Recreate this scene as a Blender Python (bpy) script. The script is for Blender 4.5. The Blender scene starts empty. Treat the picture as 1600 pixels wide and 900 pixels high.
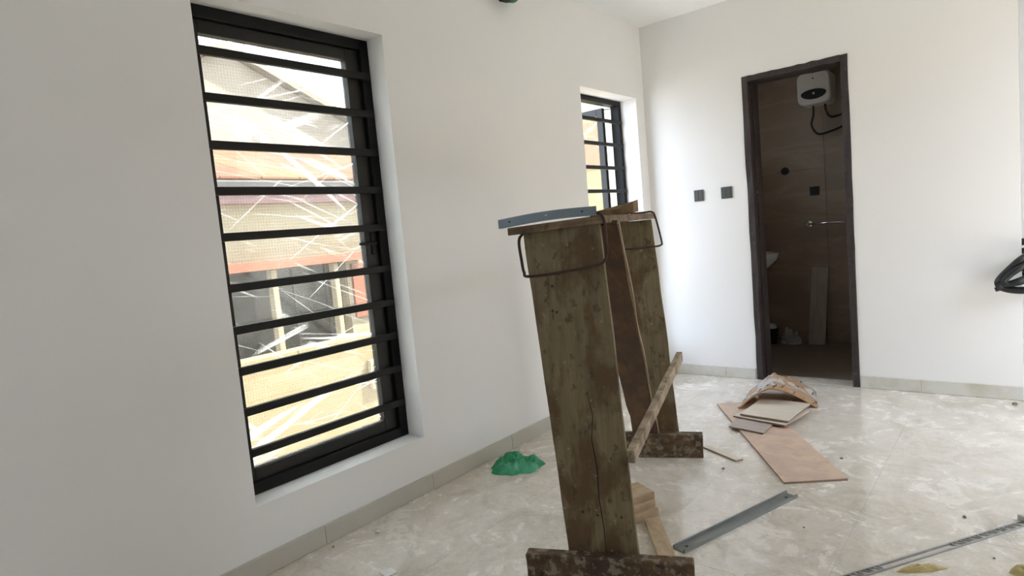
import bpy, bmesh, math, random
from mathutils import Vector, Matrix, noise as mnoise

random.seed(7)
scene = bpy.context.scene
COL = scene.collection
V = Vector

# ------------------------------------------------------------------ camera
F_PX, ROLL, PITCH, YAW = 972.2, -0.0897, -0.0896, -0.6947
CAM = V((2.2174, 0.0, 1.1953))
fwd = V((math.sin(YAW)*math.cos(PITCH), math.cos(YAW)*math.cos(PITCH), math.sin(PITCH)))
r0 = V((math.cos(YAW), -math.sin(YAW), 0)); u0 = r0.cross(fwd)
rt = r0*math.cos(ROLL) + u0*math.sin(ROLL); up = -r0*math.sin(ROLL) + u0*math.cos(ROLL)
cd = bpy.data.cameras.new('camera'); cam = bpy.data.objects.new('camera', cd); COL.objects.link(cam)
M4 = Matrix(((rt.x, up.x, -fwd.x, CAM.x), (rt.y, up.y, -fwd.y, CAM.y), (rt.z, up.z, -fwd.z, CAM.z), (0, 0, 0, 1)))
cam.matrix_world = M4
cd.sensor_fit = 'HORIZONTAL'; cd.sensor_width = 36; cd.lens = 36*F_PX/1600; cd.clip_start = 0.02; cd.clip_end = 200
scene.camera = cam

# ------------------------------------------------------------------ world, light, exposure
W = bpy.data.worlds.new('overcast_sky'); scene.world = W; W.use_nodes = True
bg = W.node_tree.nodes['Background']
bg.inputs['Color'].default_value = (0.785, 0.924, 1.14, 1); bg.inputs['Strength'].default_value = 5.6
def portal(name, loc, rot, sx, sy):
    l = bpy.data.lights.new(name, 'AREA'); l.shape = 'RECTANGLE'; l.size = sx; l.size_y = sy
    l.cycles.is_portal = True
    o = bpy.data.objects.new(name, l); COL.objects.link(o); o.location = loc; o.rotation_euler = rot
    return o
PI = math.pi
sl = bpy.data.lights.new('sun', 'SUN'); sl.energy = 18.0; sl.color = (1.0, 0.97, 0.92); sl.angle = math.radians(2.0)
sun = bpy.data.objects.new('sun', sl); COL.objects.link(sun); sun.rotation_euler = V((0.30, 0.57, 0.766)).to_track_quat('Z', 'Y').to_euler()
# sampling portals in the windows and the added, unseen openings (they emit nothing themselves)
portal('portal_window', (-0.24, 1.49, 1.195), (0, -PI/2, 0), 1.86, 0.84)
portal('portal_window', (-0.24, 3.905, 1.18), (0, -PI/2, 0), 1.83, 0.76)
portal('portal_balcony', (3.37, 3.575, 1.2), (0, PI/2, 0), 2.4, 1.15)
portal('portal_rear', (0.95, -1.77, 1.45), (PI/2, 0, 0), 0.4, 0.7)
portal('portal_bathroom', (-0.24, 5.05, 1.85), (0, -PI/2, 0), 0.5, 0.5)
vs = scene.view_settings
vs.view_transform = 'Standard'; vs.look = 'None'; vs.gamma = 1.0; vs.exposure = 0.5; vs.use_curve_mapping = False
try:
    scene.cycles.max_bounces = 12; scene.cycles.diffuse_bounces = 7; scene.cycles.glossy_bounces = 5
    scene.cycles.transparent_max_bounces = 16; scene.cycles.sample_clamp_indirect = 6.0
except Exception:
    pass

# ------------------------------------------------------------------ material helpers
class N:
    def __init__(s, name):
        s.m = bpy.data.materials.new(name); s.m.use_nodes = True
        s.t = s.m.node_tree; s.b = s.t.nodes['Principled BSDF']; s.out = s.t.nodes['Material Output']
        s.tc = None
    def n(s, typ, **kw):
        x = s.t.nodes.new(typ)
        for k, v in kw.items():
            if k.startswith('i_'):
                x.inputs[k[2:].replace('_', ' ')].default_value = v
            else: setattr(x, k, v)
        return x
    def l(s, a, b): s.t.links.new(a, b)
    def coord(s, scale=(1, 1, 1), rot=(0, 0, 0), world=False):
        if world:
            g = s.n('ShaderNodeNewGeometry'); src = g.outputs['Position']
        else:
            g = s.n('ShaderNodeTexCoord'); src = g.outputs['Object']
        mp = s.n('ShaderNodeMapping'); mp.inputs['Scale'].default_value = scale; mp.inputs['Rotation'].default_value = rot
        s.l(src, mp.inputs['Vector']); return mp.outputs['Vector']
    def noise(s, vec, scale=5, detail=4, rough=0.55, dist=0.0):
        x = s.n('ShaderNodeTexNoise'); x.inputs['Scale'].default_value = scale; x.inputs['Detail'].default_value = detail
        x.inputs['Roughness'].default_value = rough; x.inputs['Distortion'].default_value = dist
        s.l(vec, x.inputs['Vector']); return x.outputs['Fac']
    def ramp(s, fac, stops):
        x = s.n('ShaderNodeValToRGB'); e = x.color_ramp.elements
        while len(e) < len(stops): e.new(0.5)
        for q, (p, c) in zip(e, stops):
            q.position = p; q.color = (c, c, c, 1) if isinstance(c, (int, float)) else (*c, 1)
        s.l(fac, x.inputs['Fac']); return x.outputs['Color']
    def mix(s, fac, a, b, mode='MIX'):
        x = s.n('ShaderNodeMix', data_type='RGBA', blend_type=mode)
        for sock, v in ((x.inputs[0], fac), (x.inputs[6], a), (x.inputs[7], b)):
            if hasattr(v, 'is_linked'): s.l(v, sock)
            elif isinstance(v, (int, float)): sock.default_value = v
            else: sock.default_value = (*v, 1)
        return x.outputs[2]
    def bump(s, h, strength=0.2, dist=0.01):
        x = s.n('ShaderNodeBump'); x.inputs['Strength'].default_value = strength; x.inputs['Distance'].default_value = dist
        s.l(h, x.inputs['Height']); s.l(x.outputs['Normal'], s.b.inputs['Normal'])
    def col(s, c):
        if hasattr(c, 'is_linked'): s.l(c, s.b.inputs['Base Color'])
        else: s.b.inputs['Base Color'].default_value = (*c, 1)
    def rough(s, c):
        if hasattr(c, 'is_linked'): s.l(c, s.b.inputs['Roughness'])
        else: s.b.inputs['Roughness'].default_value = c

def plain(name, c, rough=0.5, metal=0.0, var=0.12, scale=12, bump=0.0, coat=0, spec=None):
    k = N(name); v = k.coord()
    f = k.noise(v, scale, 4)
    k.col(k.mix(f, tuple(x*(1-var) for x in c), tuple(min(1, x*(1+var)) for x in c)))
    k.rough(rough); k.b.inputs['Metallic'].default_value = metal
    if spec is not None: k.b.inputs['Specular IOR Level'].default_value = spec
    if coat: k.b.inputs['Coat Weight'].default_value = coat
    if bump: k.bump(k.noise(v, scale*4, 5), bump, 0.004)
    return k.m

def wood(name, light, dark, stretch=(14, 14, 1.2), rough=0.75, stain=None, specks=None, bump=0.25, speck_scale=1.7, speck_at=0.64):
    k = N(name); v = k.coord(stretch)
    g = k.noise(v, 3.2, 7, 0.62, 0.6)
    c = k.mix(k.ramp(g, [(0.3, 0), (0.7, 1)]), dark, light)
    v2 = k.coord((5, 5, 2.6))
    blot = k.noise(v2, 1.9, 5, 0.6, 0.3)
    if stain: c = k.mix(k.ramp(blot, [(0.45, 0), (0.60, 0.85)]), c, stain)
    if specks:
        sp = k.noise(k.coord((16, 16, 11)), 2.4, 3, 0.55)
        c = k.mix(k.ramp(sp, [(0.58, 0), (0.68, 0.75)]), c, tuple(x*0.42 for x in dark))
        sp2 = k.noise(k.coord((23, 23, 23)), speck_scale, 4, 0.65)
        c = k.mix(k.ramp(sp2, [(speck_at, 0), (speck_at+0.07, 0.75)]), c, specks)
    k.col(c); k.rough(rough); k.bump(g, bump, 0.004)
    return k.m

MAT = {}
# painted wall: off white emulsion, faint roller texture
k = N('wall_paint'); v = k.coord(world=True)
k.col(k.mix(k.noise(v, 1.6, 4), (0.85, 0.836, 0.815), (0.88, 0.866, 0.845))); k.rough(0.55)
k.bump(k.noise(v, 160, 3), 0.06, 0.002); MAT['wall'] = k.m
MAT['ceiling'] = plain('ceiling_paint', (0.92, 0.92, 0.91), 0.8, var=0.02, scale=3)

# polished porcelain tile under plaster dust
k = N('dusty_polished_tile'); v = k.coord(world=True)
marb = k.noise(k.coord((1, 1, 1), world=True), 1.3, 6, 0.6, 1.4)
base = k.mix(k.ramp(marb, [(0.35, 0), (0.62, 1)]), (0.58, 0.515, 0.415), (0.69, 0.625, 0.53))
d1 = k.noise(v, 1.3, 5, 0.6, 2.6); d2 = k.noise(v, 4.2, 5, 0.6, 3.2); d3 = k.noise(v, 24, 5, 0.65, 1.0)
mx = k.mix(0.5, d1, d2); mx = k.mix(0.14, mx, d3)
dust = k.ramp(mx, [(0.39, 0.0), (0.49, 0.35), (0.54, 0.68), (0.64, 1.0)])
swirl = k.ramp(k.noise(v, 3.0, 4, 0.6, 5.0), [(0.44, 0), (0.49, 0.32), (0.51, 0.10), (0.57, 0)])
dirt = k.ramp(k.noise(v, 2.6, 8, 0.72, 2.0), [(0.49, 0), (0.68, 0.7)])
fine = k.ramp(k.noise(k.coord((9, 15, 1), (0, 0, 0.5), world=True), 1.0, 6, 0.72, 2.2), [(0.56, 0), (0.66, 0.35)])
c = k.mix(dust, base, (0.81, 0.755, 0.675))
c = k.mix(dirt, c, (0.45, 0.385, 0.30))
c = k.mix(fine, c, (0.36, 0.31, 0.25))
c = k.mix(swirl, c, (0.84, 0.82, 0.79))
k.col(c)
k.rough(k.ramp(dust, [(0.0, 0.05), (0.5, 0.16), (1.0, 0.42)]))
k.b.inputs['IOR'].default_value = 1.7
k.bump(d3, 0.03, 0.002)
MAT['tile'] = k.m
MAT['grout'] = plain('tile_grout', (0.50, 0.46, 0.40), 0.9)
MAT['skirt'] = plain('skirting_tile', (0.53, 0.50, 0.43), 0.3, var=0.10, scale=4)
k = N('dirty_skirting_tile'); v = k.coord(world=True)
k.col(k.mix(k.ramp(k.noise(v, 5, 6), [(0.45, 0), (0.7, 0.8)]), (0.66, 0.64, 0.585), (0.47, 0.42, 0.30))); k.rough(0.4)
MAT['skirt_dirty'] = k.m
MAT['frame'] = plain('black_powder_coat', (0.007, 0.007, 0.006), 0.5, var=0.1, spec=0.2)
MAT['sash'] = plain('aluminium_with_glare', (0.022, 0.021, 0.018), 0.45, var=0.1, spec=0.25)  # lighter than the frame: window glare is put into this grey
MAT['bar'] = plain('black_bar_paint', (0.015, 0.0145, 0.012), 0.5, var=0.15, spec=0.2)
MAT['chrome'] = plain('chrome', (0.75, 0.74, 0.72), 0.15, 1.0, var=0.03)
MAT['galv'] = plain('galvanised_steel', (0.23, 0.235, 0.22), 0.42, 0.4, var=0.22, scale=30)
MAT['bluesteel'] = plain('blue_grey_steel', (0.19, 0.235, 0.26), 0.42, 0.35, var=0.2, scale=18)
MAT['alu'] = plain('dull_aluminium', (0.42, 0.42, 0.41), 0.4, 0.6, var=0.2, scale=30)
MAT['rust'] = plain('rusty_rod', (0.07, 0.042, 0.028), 0.75, 0.2, var=0.5, scale=40, bump=0.4)
MAT['plastic_black'] = plain('black_plastic', (0.012, 0.012, 0.013), 0.4)
MAT['switch'] = plain('dark_grey_switch_plastic', (0.085, 0.09, 0.09), 0.35, var=0.08)
MAT['door_wood'] = wood('dark_stained_frame_wood', (0.050, 0.036, 0.034), (0.020, 0.014, 0.013), (20, 20, 2), 0.5, specks=(0.16, 0.14, 0.13))
MAT['ceramic'] = plain('white_ceramic', (0.78, 0.77, 0.75), 0.12, var=0.02, coat=0.3)
MAT['enamel'] = plain('white_enamel', (0.78, 0.77, 0.75), 0.3, var=0.02)
MAT['leg_wood'] = wood('weathered_formwork_wood', (0.26, 0.205, 0.118), (0.165, 0.122, 0.062), (20, 20, 1.3), 0.8, (0.105, 0.062, 0.026), (0.36, 0.31, 0.22))
MAT['foot_wood'] = wood('cement_splashed_wood', (0.19, 0.115, 0.055), (0.075, 0.042, 0.02), (3, 14, 14), 0.75, (0.05, 0.03, 0.017), (0.27, 0.23, 0.17), 0.4, 1.5, 0.53)
MAT['top_wood'] = wood('grimy_bench_top_wood', (0.27, 0.185, 0.105), (0.12, 0.08, 0.045), (3, 3, 14), 0.8, (0.10, 0.065, 0.035), (0.36, 0.32, 0.26))
MAT['brace_wood'] = wood('brown_brace_wood', (0.17, 0.095, 0.045), (0.085, 0.045, 0.022), (14, 4, 2), 0.75, (0.07, 0.045, 0.03))
MAT['stick_wood'] = wood('pale_dusty_batten', (0.50, 0.41, 0.29), (0.32, 0.25, 0.17), (14, 3, 14), 0.85, (0.16, 0.11, 0.07), (0.5, 0.45, 0.38))
MAT['raw_wood'] = wood('raw_pine', (0.52, 0.40, 0.26), (0.36, 0.255, 0.15), (4, 10, 4), 0.8)
MAT['scrap_wood'] = wood('split_brown_wood', (0.26, 0.165, 0.085), (0.14, 0.08, 0.04), (4, 10, 4), 0.85)
MAT['edge_wood'] = plain('pale_sawn_edge', (0.33, 0.25, 0.16), 0.85, var=0.3, scale=30)
MAT['plank_tile'] = wood('wood_look_plank_tile', (0.62, 0.465, 0.37), (0.50, 0.355, 0.275), (2.5, 8, 4), 0.5, (0.66, 0.49, 0.36), None, 0.05)
MAT['tile_piece'] = wood('pale_wood_look_tile', (0.70, 0.63, 0.53), (0.62, 0.54, 0.44), (2, 10, 4), 0.45, bump=0.03)
MAT['tile_piece_grey'] = wood('grey_brown_tile', (0.46, 0.40, 0.36), (0.37, 0.31, 0.27), (2, 10, 4), 0.5, bump=0.03)
MAT['tile_edge'] = plain('tile_clay_edge', (0.30, 0.21, 0.15), 0.8)
MAT['bath_tile'] = None
k = N('brown_marble_wall_tile'); v = k.coord((1, 1, 1), (0.3, 0.5, 0.2), world=True)
vein = k.ramp(k.noise(k.coord((0.6, 0.6, 2.4), (0, 0.75, 0), world=True), 1.6, 6, 0.6, 0.6), [(0.45, 0), (0.52, 0.45), (0.60, 0)])
c = k.mix(k.noise(v, 2.2, 5), (0.25, 0.19, 0.135), (0.33, 0.26, 0.19))
k.col(k.mix(vein, c, (0.40, 0.32, 0.24))); k.rough(0.25); MAT['bath_tile'] = k.m
MAT['bath_floor'] = plain('grey_brown_floor_tile', (0.19, 0.15, 0.118), 0.5, var=0.25, scale=5)
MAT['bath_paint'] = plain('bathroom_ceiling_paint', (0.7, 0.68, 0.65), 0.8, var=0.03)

# clear window glass: sees through, reflects by angle
def glass_mat(name, tint, refl=0.9):
    k = N(name); t = k.t; t.nodes.remove(k.b)
    tr = k.n('ShaderNodeBsdfTransparent'); tr.inputs['Color'].default_value = (*tint, 1)
    gl = k.n('ShaderNodeBsdfGlossy'); gl.inputs['Roughness'].default_value = 0.02; gl.inputs['Color'].default_value = (refl, refl, refl, 1)
    fr = k.n('ShaderNodeFresnel')
    ge = k.n('ShaderNodeNewGeometry'); mr = k.n('ShaderNodeMapRange'); k.l(ge.outputs['Backfacing'], mr.inputs['Value'])
    mr.inputs['To Min'].default_value = 1.45; mr.inputs['To Max'].default_value = 1/1.45; k.l(mr.outputs[0], fr.inputs['IOR'])
    mx = k.n('ShaderNodeMixShader'); k.l(fr.outputs[0], mx.inputs[0]); k.l(tr.outputs[0], mx.inputs[1]); k.l(gl.outputs[0], mx.inputs[2])
    k.l(mx.outputs[0], k.out.inputs['Surface']); return k.m
MAT['glass'] = glass_mat('window_glass', (0.76, 0.75, 0.715))
# wrinkled protective film: mostly clear, milky creases with their glint painted in
def film_mat(name, tint, milk, amount, across=False):
    k = N(name); t = k.t; t.nodes.remove(k.b)
    tr = k.n('ShaderNodeBsdfTransparent'); tr.inputs['Color'].default_value = (*tint, 1)
    df = k.n('ShaderNodeBsdfTranslucent'); df.inputs['Color'].default_value = (*milk, 1)
    acc = None
    for ang, sc, th, off in ((0.42, 11, 0.010, 0.0), (-0.30, 9, 0.010, 3.0), (0.16, 14, 0.008, 7.0), (0.72, 8, 0.010, 11.0), (-0.62, 7, 0.008, 5.0)):
        vv = k.coord((1, 1, 1), (0, ang, 0) if across else (ang, 0, 0))
        wv = k.n('ShaderNodeMapping'); wv.inputs['Scale'].default_value = (0.045, 1, 1.0) if across else (1, 0.045, 1.0); wv.inputs['Location'].default_value = (off, off*0.3, off*0.7); k.l(vv, wv.inputs['Vector'])
        f = k.noise(wv.outputs[0], sc, 2, 0.5, 0.0)
        r = k.ramp(f, [(0.5-th*1.5, 0), (0.5, 1), (0.5+th*1.5, 0)])
        wb_ = k.n('ShaderNodeMapping'); wb_.inputs['Scale'].default_value = (1, 0.35, 1.0); wb_.inputs['Location'].default_value = (off*2, off, off*1.7); k.l(vv, wb_.inputs['Vector'])
        brk = k.ramp(k.noise(wb_.outputs[0], 5.0, 2), [(0.50, 0), (0.62, 1)])
        r = k.mix(1.0, r, brk, 'MULTIPLY')
        acc = r if acc is None else k.mix(1.0, acc, r, 'ADD')
    haze = k.ramp(k.noise(k.coord(), 2.6, 4), [(0.4, 0.02), (0.7, 0.12)])
    acc = k.mix(1.0, acc, haze, 'ADD')
    mu = k.n('ShaderNodeMath', operation='MULTIPLY', use_clamp=True); k.l(acc, mu.inputs[0]); mu.inputs[1].default_value = amount
    mx = k.n('ShaderNodeMixShader'); k.l(mu.outputs[0], mx.inputs[0]); k.l(tr.outputs[0], mx.inputs[1]); k.l(df.outputs[0], mx.inputs[2])
    k.l(mx.outputs[0], k.out.inputs['Surface']); return k.m
MAT['film'] = film_mat('creased_clear_film', (0.97, 0.96, 0.93), (1.0, 0.98, 0.94), 0.6)
MAT['film_yellow'] = film_mat('yellow_tinted_film', (1.0, 0.955, 0.82), (1.0, 0.95, 0.80), 0.5, True)
# insect screen: fine weave
k = N('insect_screen_weave'); k.t.nodes.remove(k.b)
tr = k.n('ShaderNodeBsdfTransparent'); df = k.n('ShaderNodeBsdfDiffuse'); df.inputs['Color'].default_value = (0.05, 0.05, 0.05, 1)
tot = None
for d in ('Y', 'Z'):
    wv = k.n('ShaderNodeTexWave', wave_type='BANDS', bands_direction=d); wv.inputs['Scale'].default_value = 26.0
    k.l(k.coord(), wv.inputs['Vector'])
    r = k.ramp(wv.outputs['Fac'], [(0.25, 0.015), (0.9, 0.06)])
    tot = r if tot is None else k.mix(1.0, tot, r, 'ADD')
mx = k.n('ShaderNodeMixShader'); k.l(tot, mx.inputs[0]); k.l(tr.outputs[0], mx.inputs[1]); k.l(df.outputs[0], mx.inputs[2])
k.l(mx.outputs[0], k.out.inputs['Surface']); MAT['screen'] = k.m

# sack print, bag, misc
k = N('printed_woven_sack'); v = k.coord()
f = k.noise(v, 9, 4, 0.6, 0.8); c = k.mix(k.ramp(f, [(0.46, 0), (0.5, 1)]), (0.74, 0.72, 0.70), (0.60, 0.40, 0.24))
f2 = k.noise(k.coord((30, 8, 8)), 1.5, 3); c = k.mix(k.ramp(f2, [(0.58, 0), (0.62, 1)]), c, (0.10, 0.11, 0.13))
k.col(c); k.rough(0.55)
tl_ = k.n('ShaderNodeBsdfTranslucent'); k.l(c, tl_.inputs['Color'])
mx = k.n('ShaderNodeMixShader'); mx.inputs[0].default_value = 0.35; k.l(k.b.outputs[0], mx.inputs[1]); k.l(tl_.outputs[0], mx.inputs[2]); k.l(mx.outputs[0], k.out.inputs['Surface'])
MAT['sack'] = k.m
k = N('tan_sack_lining'); k.col(k.mix(k.noise(k.coord(), 12, 4), (0.60, 0.37, 0.17), (0.72, 0.48, 0.25))); k.rough(0.7)
tl_ = k.n('ShaderNodeBsdfTranslucent'); tl_.inputs['Color'].default_value = (0.85, 0.55, 0.27, 1)
mx = k.n('ShaderNodeMixShader'); mx.inputs[0].default_value = 0.45; k.l(k.b.outputs[0], mx.inputs[1]); k.l(tl_.outputs[0], mx.inputs[2]); k.l(mx.outputs[0], k.out.inputs['Surface'])
MAT['sack_in'] = k.m
k = N('green_plastic_bag'); k.col(k.mix(k.ramp(k.noise(k.coord(), 14, 3), [(0.4, 0), (0.65, 1)]), (0.035, 0.36, 0.17), (0.15, 0.60, 0.36)))
k.rough(0.22)
tl_ = k.n('ShaderNodeBsdfTranslucent'); tl_.inputs['Color'].default_value = (0.16, 0.66, 0.40, 1)
mx = k.n('ShaderNodeMixShader'); mx.inputs[0].default_value = 0.35; k.l(k.b.outputs[0], mx.inputs[1]); k.l(tl_.outputs[0], mx.inputs[2]); k.l(mx.outputs[0], k.out.inputs['Surface'])
MAT['greenbag'] = k.m
MAT['green_tape'] = plain('green_tape', (0.03, 0.16, 0.08), 0.5)
MAT['dark_lagging'] = plain('dark_pipe_lagging', (0.03, 0.03, 0.025), 0.8)
MAT['debris'] = plain('mortar_crumb', (0.62, 0.60, 0.56), 0.9, var=0.2, scale=40)
MAT['debris_dark'] = plain('dark_grit', (0.24, 0.20, 0.15), 0.9, var=0.3, scale=40)
MAT['paper'] = plain('white_paper', (0.78, 0.77, 0.74), 0.8, var=0.04)
MAT['yellow'] = plain('yellow_packing_scrap', (0.55, 0.44, 0.19), 0.5, var=0.35, scale=25)
MAT['clear_bag'] = plain('crumpled_grey_plastic', (0.42, 0.40, 0.38), 0.3, var=0.4, scale=20)
# outside
MAT['cream'] = plain('cream_render', (0.40, 0.345, 0.245), 0.9, var=0.05, scale=1.5)
MAT['yellow_wall'] = plain('pale_yellow_render', (0.295, 0.235, 0.140), 0.9, var=0.07, scale=2.0)
MAT['white_house'] = plain('white_render', (0.40, 0.36, 0.30), 0.9, var=0.04, scale=0.8)
MAT['house_roof'] = plain('pale_grey_sheet_roof', (0.32, 0.285, 0.24), 0.8, var=0.05, scale=1)
k = N('orange_sheet_roof'); v = k.coord(world=True)
k.col(k.mix(k.ramp(k.noise(k.coord((0.3, 0.5, 1), world=True), 1.4, 3), [(0.4, 0), (0.6, 1)]), (0.20, 0.050, 0.018), (0.20, 0.100, 0.034))); k.rough(0.7); MAT['orange_roof'] = k.m
MAT['gutter'] = plain('grey_gutter', (0.07, 0.066, 0.070), 0.6, var=0.3, scale=3)
MAT['fascia'] = plain('dusky_pink_fascia', (0.30, 0.185, 0.185), 0.7)
MAT['red_band'] = plain('brick_red_paint', (0.32, 0.135, 0.085), 0.8)
MAT['dark_glass'] = plain('dark_house_glass', (0.045, 0.045, 0.042), 0.3)
MAT['ground'] = plain('sandy_yard', (0.62, 0.60, 0.56), 0.95, var=0.1, scale=0.8)

# ------------------------------------------------------------------ mesh helpers
ORG = {}
class MB:
    def __init__(s): s.v = []; s.f = []
    def add(s, vs, fs):
        b = len(s.v); s.v += [V(p) for p in vs]; s.f += [tuple(b+i for i in q) for q in fs]; return s
    def hexa(s, a):   # 8 corners: bottom 4 ccw, top 4 ccw
        return s.add(a, [(3, 2, 1, 0), (4, 5, 6, 7), (0, 1, 5, 4), (1, 2, 6, 5), (2, 3, 7, 6), (3, 0, 4, 7)])
    def box(s, lo, hi):
        x0, y0, z0 = lo; x1, y1, z1 = hi
        return s.hexa([(x0, y0, z0), (x1, y0, z0), (x1, y1, z0), (x0, y1, z0), (x0, y0, z1), (x1, y0, z1), (x1, y1, z1), (x0, y1, z1)])
    def bar(s, a, b, wv, tv):   # box beam from a to b; wv, tv half-extents as vectors
        a, b, wv, tv = V(a), V(b), V(wv), V(tv)
        return s.hexa([a-wv-tv, a+wv-tv, a+wv+tv, a-wv+tv, b-wv-tv, b+wv-tv, b+wv+tv, b-wv+tv])
    def prism(s, pts, d):       # polygon extruded along vector d
        n = len(pts); d = V(d); p = [V(q) for q in pts]
        return s.add(p + [q+d for q in p], [tuple(range(n-1, -1, -1)), tuple(range(n, 2*n))] + [(i, (i+1) % n, n+(i+1) % n, n+i) for i in range(n)])
    def tube(s, path, r, seg=8, closed=False, caps=True):
        P = [V(q) for q in path]; n = len(P); rings = []; prev = None
        for i, q in enumerate(P):
            t = ((P[(i+1) % n] if (closed or i < n-1) else q) - (P[i-1] if (closed or i > 0) else q)).normalized()
            if prev is None:
                a = t.orthogonal().normalized()
            else:
                a = prev - t*prev.dot(t); a = a.normalized() if a.length > 1e-6 else t.orthogonal().normalized()
            prev = a; b = t.cross(a); rr = r[i] if isinstance(r, (list, tuple)) else r
            rings.append([q + a*rr*math.cos(2*PI*j/seg) + b*rr*math.sin(2*PI*j/seg) for j in range(seg)])
        vs = [p for R_ in rings for p in R_]; fs = []
        for i in range(n if closed else n-1):
            o0, o1 = i*seg, ((i+1) % n)*seg
            for j in range(seg): fs.append((o0+j, o0+(j+1) % seg, o1+(j+1) % seg, o1+j))
        if caps and not closed: fs += [tuple(range(seg-1, -1, -1)), tuple((n-1)*seg+j for j in range(seg))]
        return s.add(vs, fs)
    def lathe(s, c, prof, seg=24, axis=(0, 0, 1), squash=(1, 1)):
        c = V(c); ax = V(axis).normalized(); a = ax.orthogonal().normalized(); b = ax.cross(a); vs = []; fs = []
        for r, h in prof:
            for j in range(seg):
                th = 2*PI*j/seg; vs.append(c + ax*h + a*r*squash[0]*math.cos(th) + b*r*squash[1]*math.sin(th))
        for i in range(len(prof)-1):
            for j in range(seg): fs.append((i*seg+j, i*seg+(j+1) % seg, (i+1)*seg+(j+1) % seg, (i+1)*seg+j))
        fs += [tuple(range(seg-1, -1, -1)), tuple((len(prof)-1)*seg+j for j in range(seg))]
        return s.add(vs, fs)
    def build(s, name, mat, parent=None, org=None, bevel=0, smooth=False, seg=2):
        if parent is not None: o0 = ORG[parent.as_pointer()]
        elif org is not None: o0 = V(org)
        else:
            xs = [p.x for p in s.v]; ys = [p.y for p in s.v]; o0 = V(((min(xs)+max(xs))/2, (min(ys)+max(ys))/2, min(p.z for p in s.v)))
        me = bpy.data.meshes.new(name); me.from_pydata([tuple(p-o0) for p in s.v], [], s.f)
        bm = bmesh.new(); bm.from_mesh(me); bmesh.ops.recalc_face_normals(bm, faces=bm.faces[:]); bm.to_mesh(me); bm.free()
        me.materials.append(MAT[mat]); o = bpy.data.objects.new(name, me); COL.objects.link(o)
        if smooth: me.polygons.foreach_set('use_smooth', [True]*len(me.polygons))
        if parent is not None: o.parent = parent
        else: o.location = o0
        ORG[o.as_pointer()] = o0
        if bevel:
            m = o.modifiers.new('bevel', 'BEVEL'); m.width = bevel; m.segments = seg; m.limit_method = 'ANGLE'; m.angle_limit = 0.6
        return o
def empty(name, loc):
    o = bpy.data.objects.new(name, None); COL.objects.link(o); o.location = loc; o.empty_display_size = 0.05
    ORG[o.as_pointer()] = V(loc); return o
def tag(o, label=None, cat=None, group=None, kind=None):
    if label: o['label'] = label
    if cat: o['category'] = cat
    if group: o['group'] = group
    if kind: o['kind'] = kind
    return o
def structure(o, label, cat): return tag(o, label, cat, kind='structure')
def wall_grid(us, vs_, holes, t0, t1, axes):
    """slab with rectangular holes; axes maps (u,v,t)->xyz"""
    us = sorted(set(us + [h[0] for h in holes] + [h[1] for h in holes])); vv = sorted(set(vs_ + [h[2] for h in holes] + [h[3] for h in holes]))
    solid = {}
    for i in range(len(us)-1):
        for j in range(len(vv)-1):
            cu, cv = (us[i]+us[i+1])/2, (vv[j]+vv[j+1])/2
            solid[i, j] = not any(h[0] < cu < h[1] and h[2] < cv < h[3] for h in holes)
    idx = {}; V_ = []; F_ = []
    def vid(i, j, t):
        key = (i, j, t)
        if key not in idx: idx[key] = len(V_); V_.append(axes(us[i], vv[j], (t0, t1)[t]))
        return idx[key]
    for (i, j), sld in solid.items():
        if not sld: continue
        F_.append((vid(i, j, 0), vid(i+1, j, 0), vid(i+1, j+1, 0), vid(i, j+1, 0)))
        F_.append((vid(i, j+1, 1), vid(i+1, j+1, 1), vid(i+1, j, 1), vid(i, j, 1)))
        for di, dj, a, b in ((-1, 0, (i, j), (i, j+1)), (1, 0, (i+1, j+1), (i+1, j)), (0, -1, (i+1, j), (i, j)), (0, 1, (i, j+1), (i+1, j+1))):
            if not solid.get((i+di, j+dj), False):
                F_.append((vid(*a, 0), vid(*b, 0), vid(*b, 1), vid(*a, 1)))
    m = MB(); m.add(V_, F_); return m

# ------------------------------------------------------------------ room shell
D, H, BB = 4.409, 2.626, 0.080
XR, YB = 3.20, -1.60          # right wall, wall behind the camera
XE = 2.197                    # where the back wall ends at a corner
YC = 5.60                     # end of the passage beyond that corner
W1 = (1.068, 1.911, 0.265, 2.125); W2 = (3.527, 4.284, 0.265, 2.095)
wl = wall_grid([YB, 6.0], [0, H], [W1, W2, (4.80, 5.30, 1.6, 2.1)], 0.0, -0.22, lambda u, v, t: (t, u, v)).build('wall_left', 'wall', org=(0, 0, 0))  # last hole is an unseen opening, added to brighten the bathroom
structure(wl, 'white painted wall with the two barred windows', 'wall')
DX0, DX1, DZ = 0.735, 1.382, 2.100
wb = wall_grid([0.0, XE], [0, H], [(DX0, DX1, -1, DZ)], D, D+0.16, lambda u, v, t: (u, t, v)).build('wall_back', 'wall', org=(0, D, 0))
structure(wb, 'white end wall with the dark bathroom doorway', 'wall')
m = wall_grid([YB, YC], [0, H], [(3.0, 4.15, -1, 2.4)], XR, XR+0.15, lambda u, v, t: (t, u, v))  # balcony opening is assumed, unseen, and sized for the daylight it admits
structure(m.build('wall_right', 'wall', org=(XR, 0, 0)), 'white wall with a wide balcony opening assumed out of view for daylight', 'wall')
m = wall_grid([0, XR], [0, H], [(0.75, 1.15, 1.1, 1.8)], YB, YB-0.15, lambda u, v, t: (u, t, v))  # opening added out of view to give the room weak fill light
structure(m.build('wall_rear', 'wall', org=(0, YB, 0)), 'plain white wall with a small opening added for fill light, facing the doorway wall', 'wall')
structure(MB().box((XE, YC, 0), (XR, YC+0.12, H)).build('wall_passage', 'wall', org=(XE, YC, 0)), 'white wall ending the passage past the right corner', 'wall')
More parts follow.
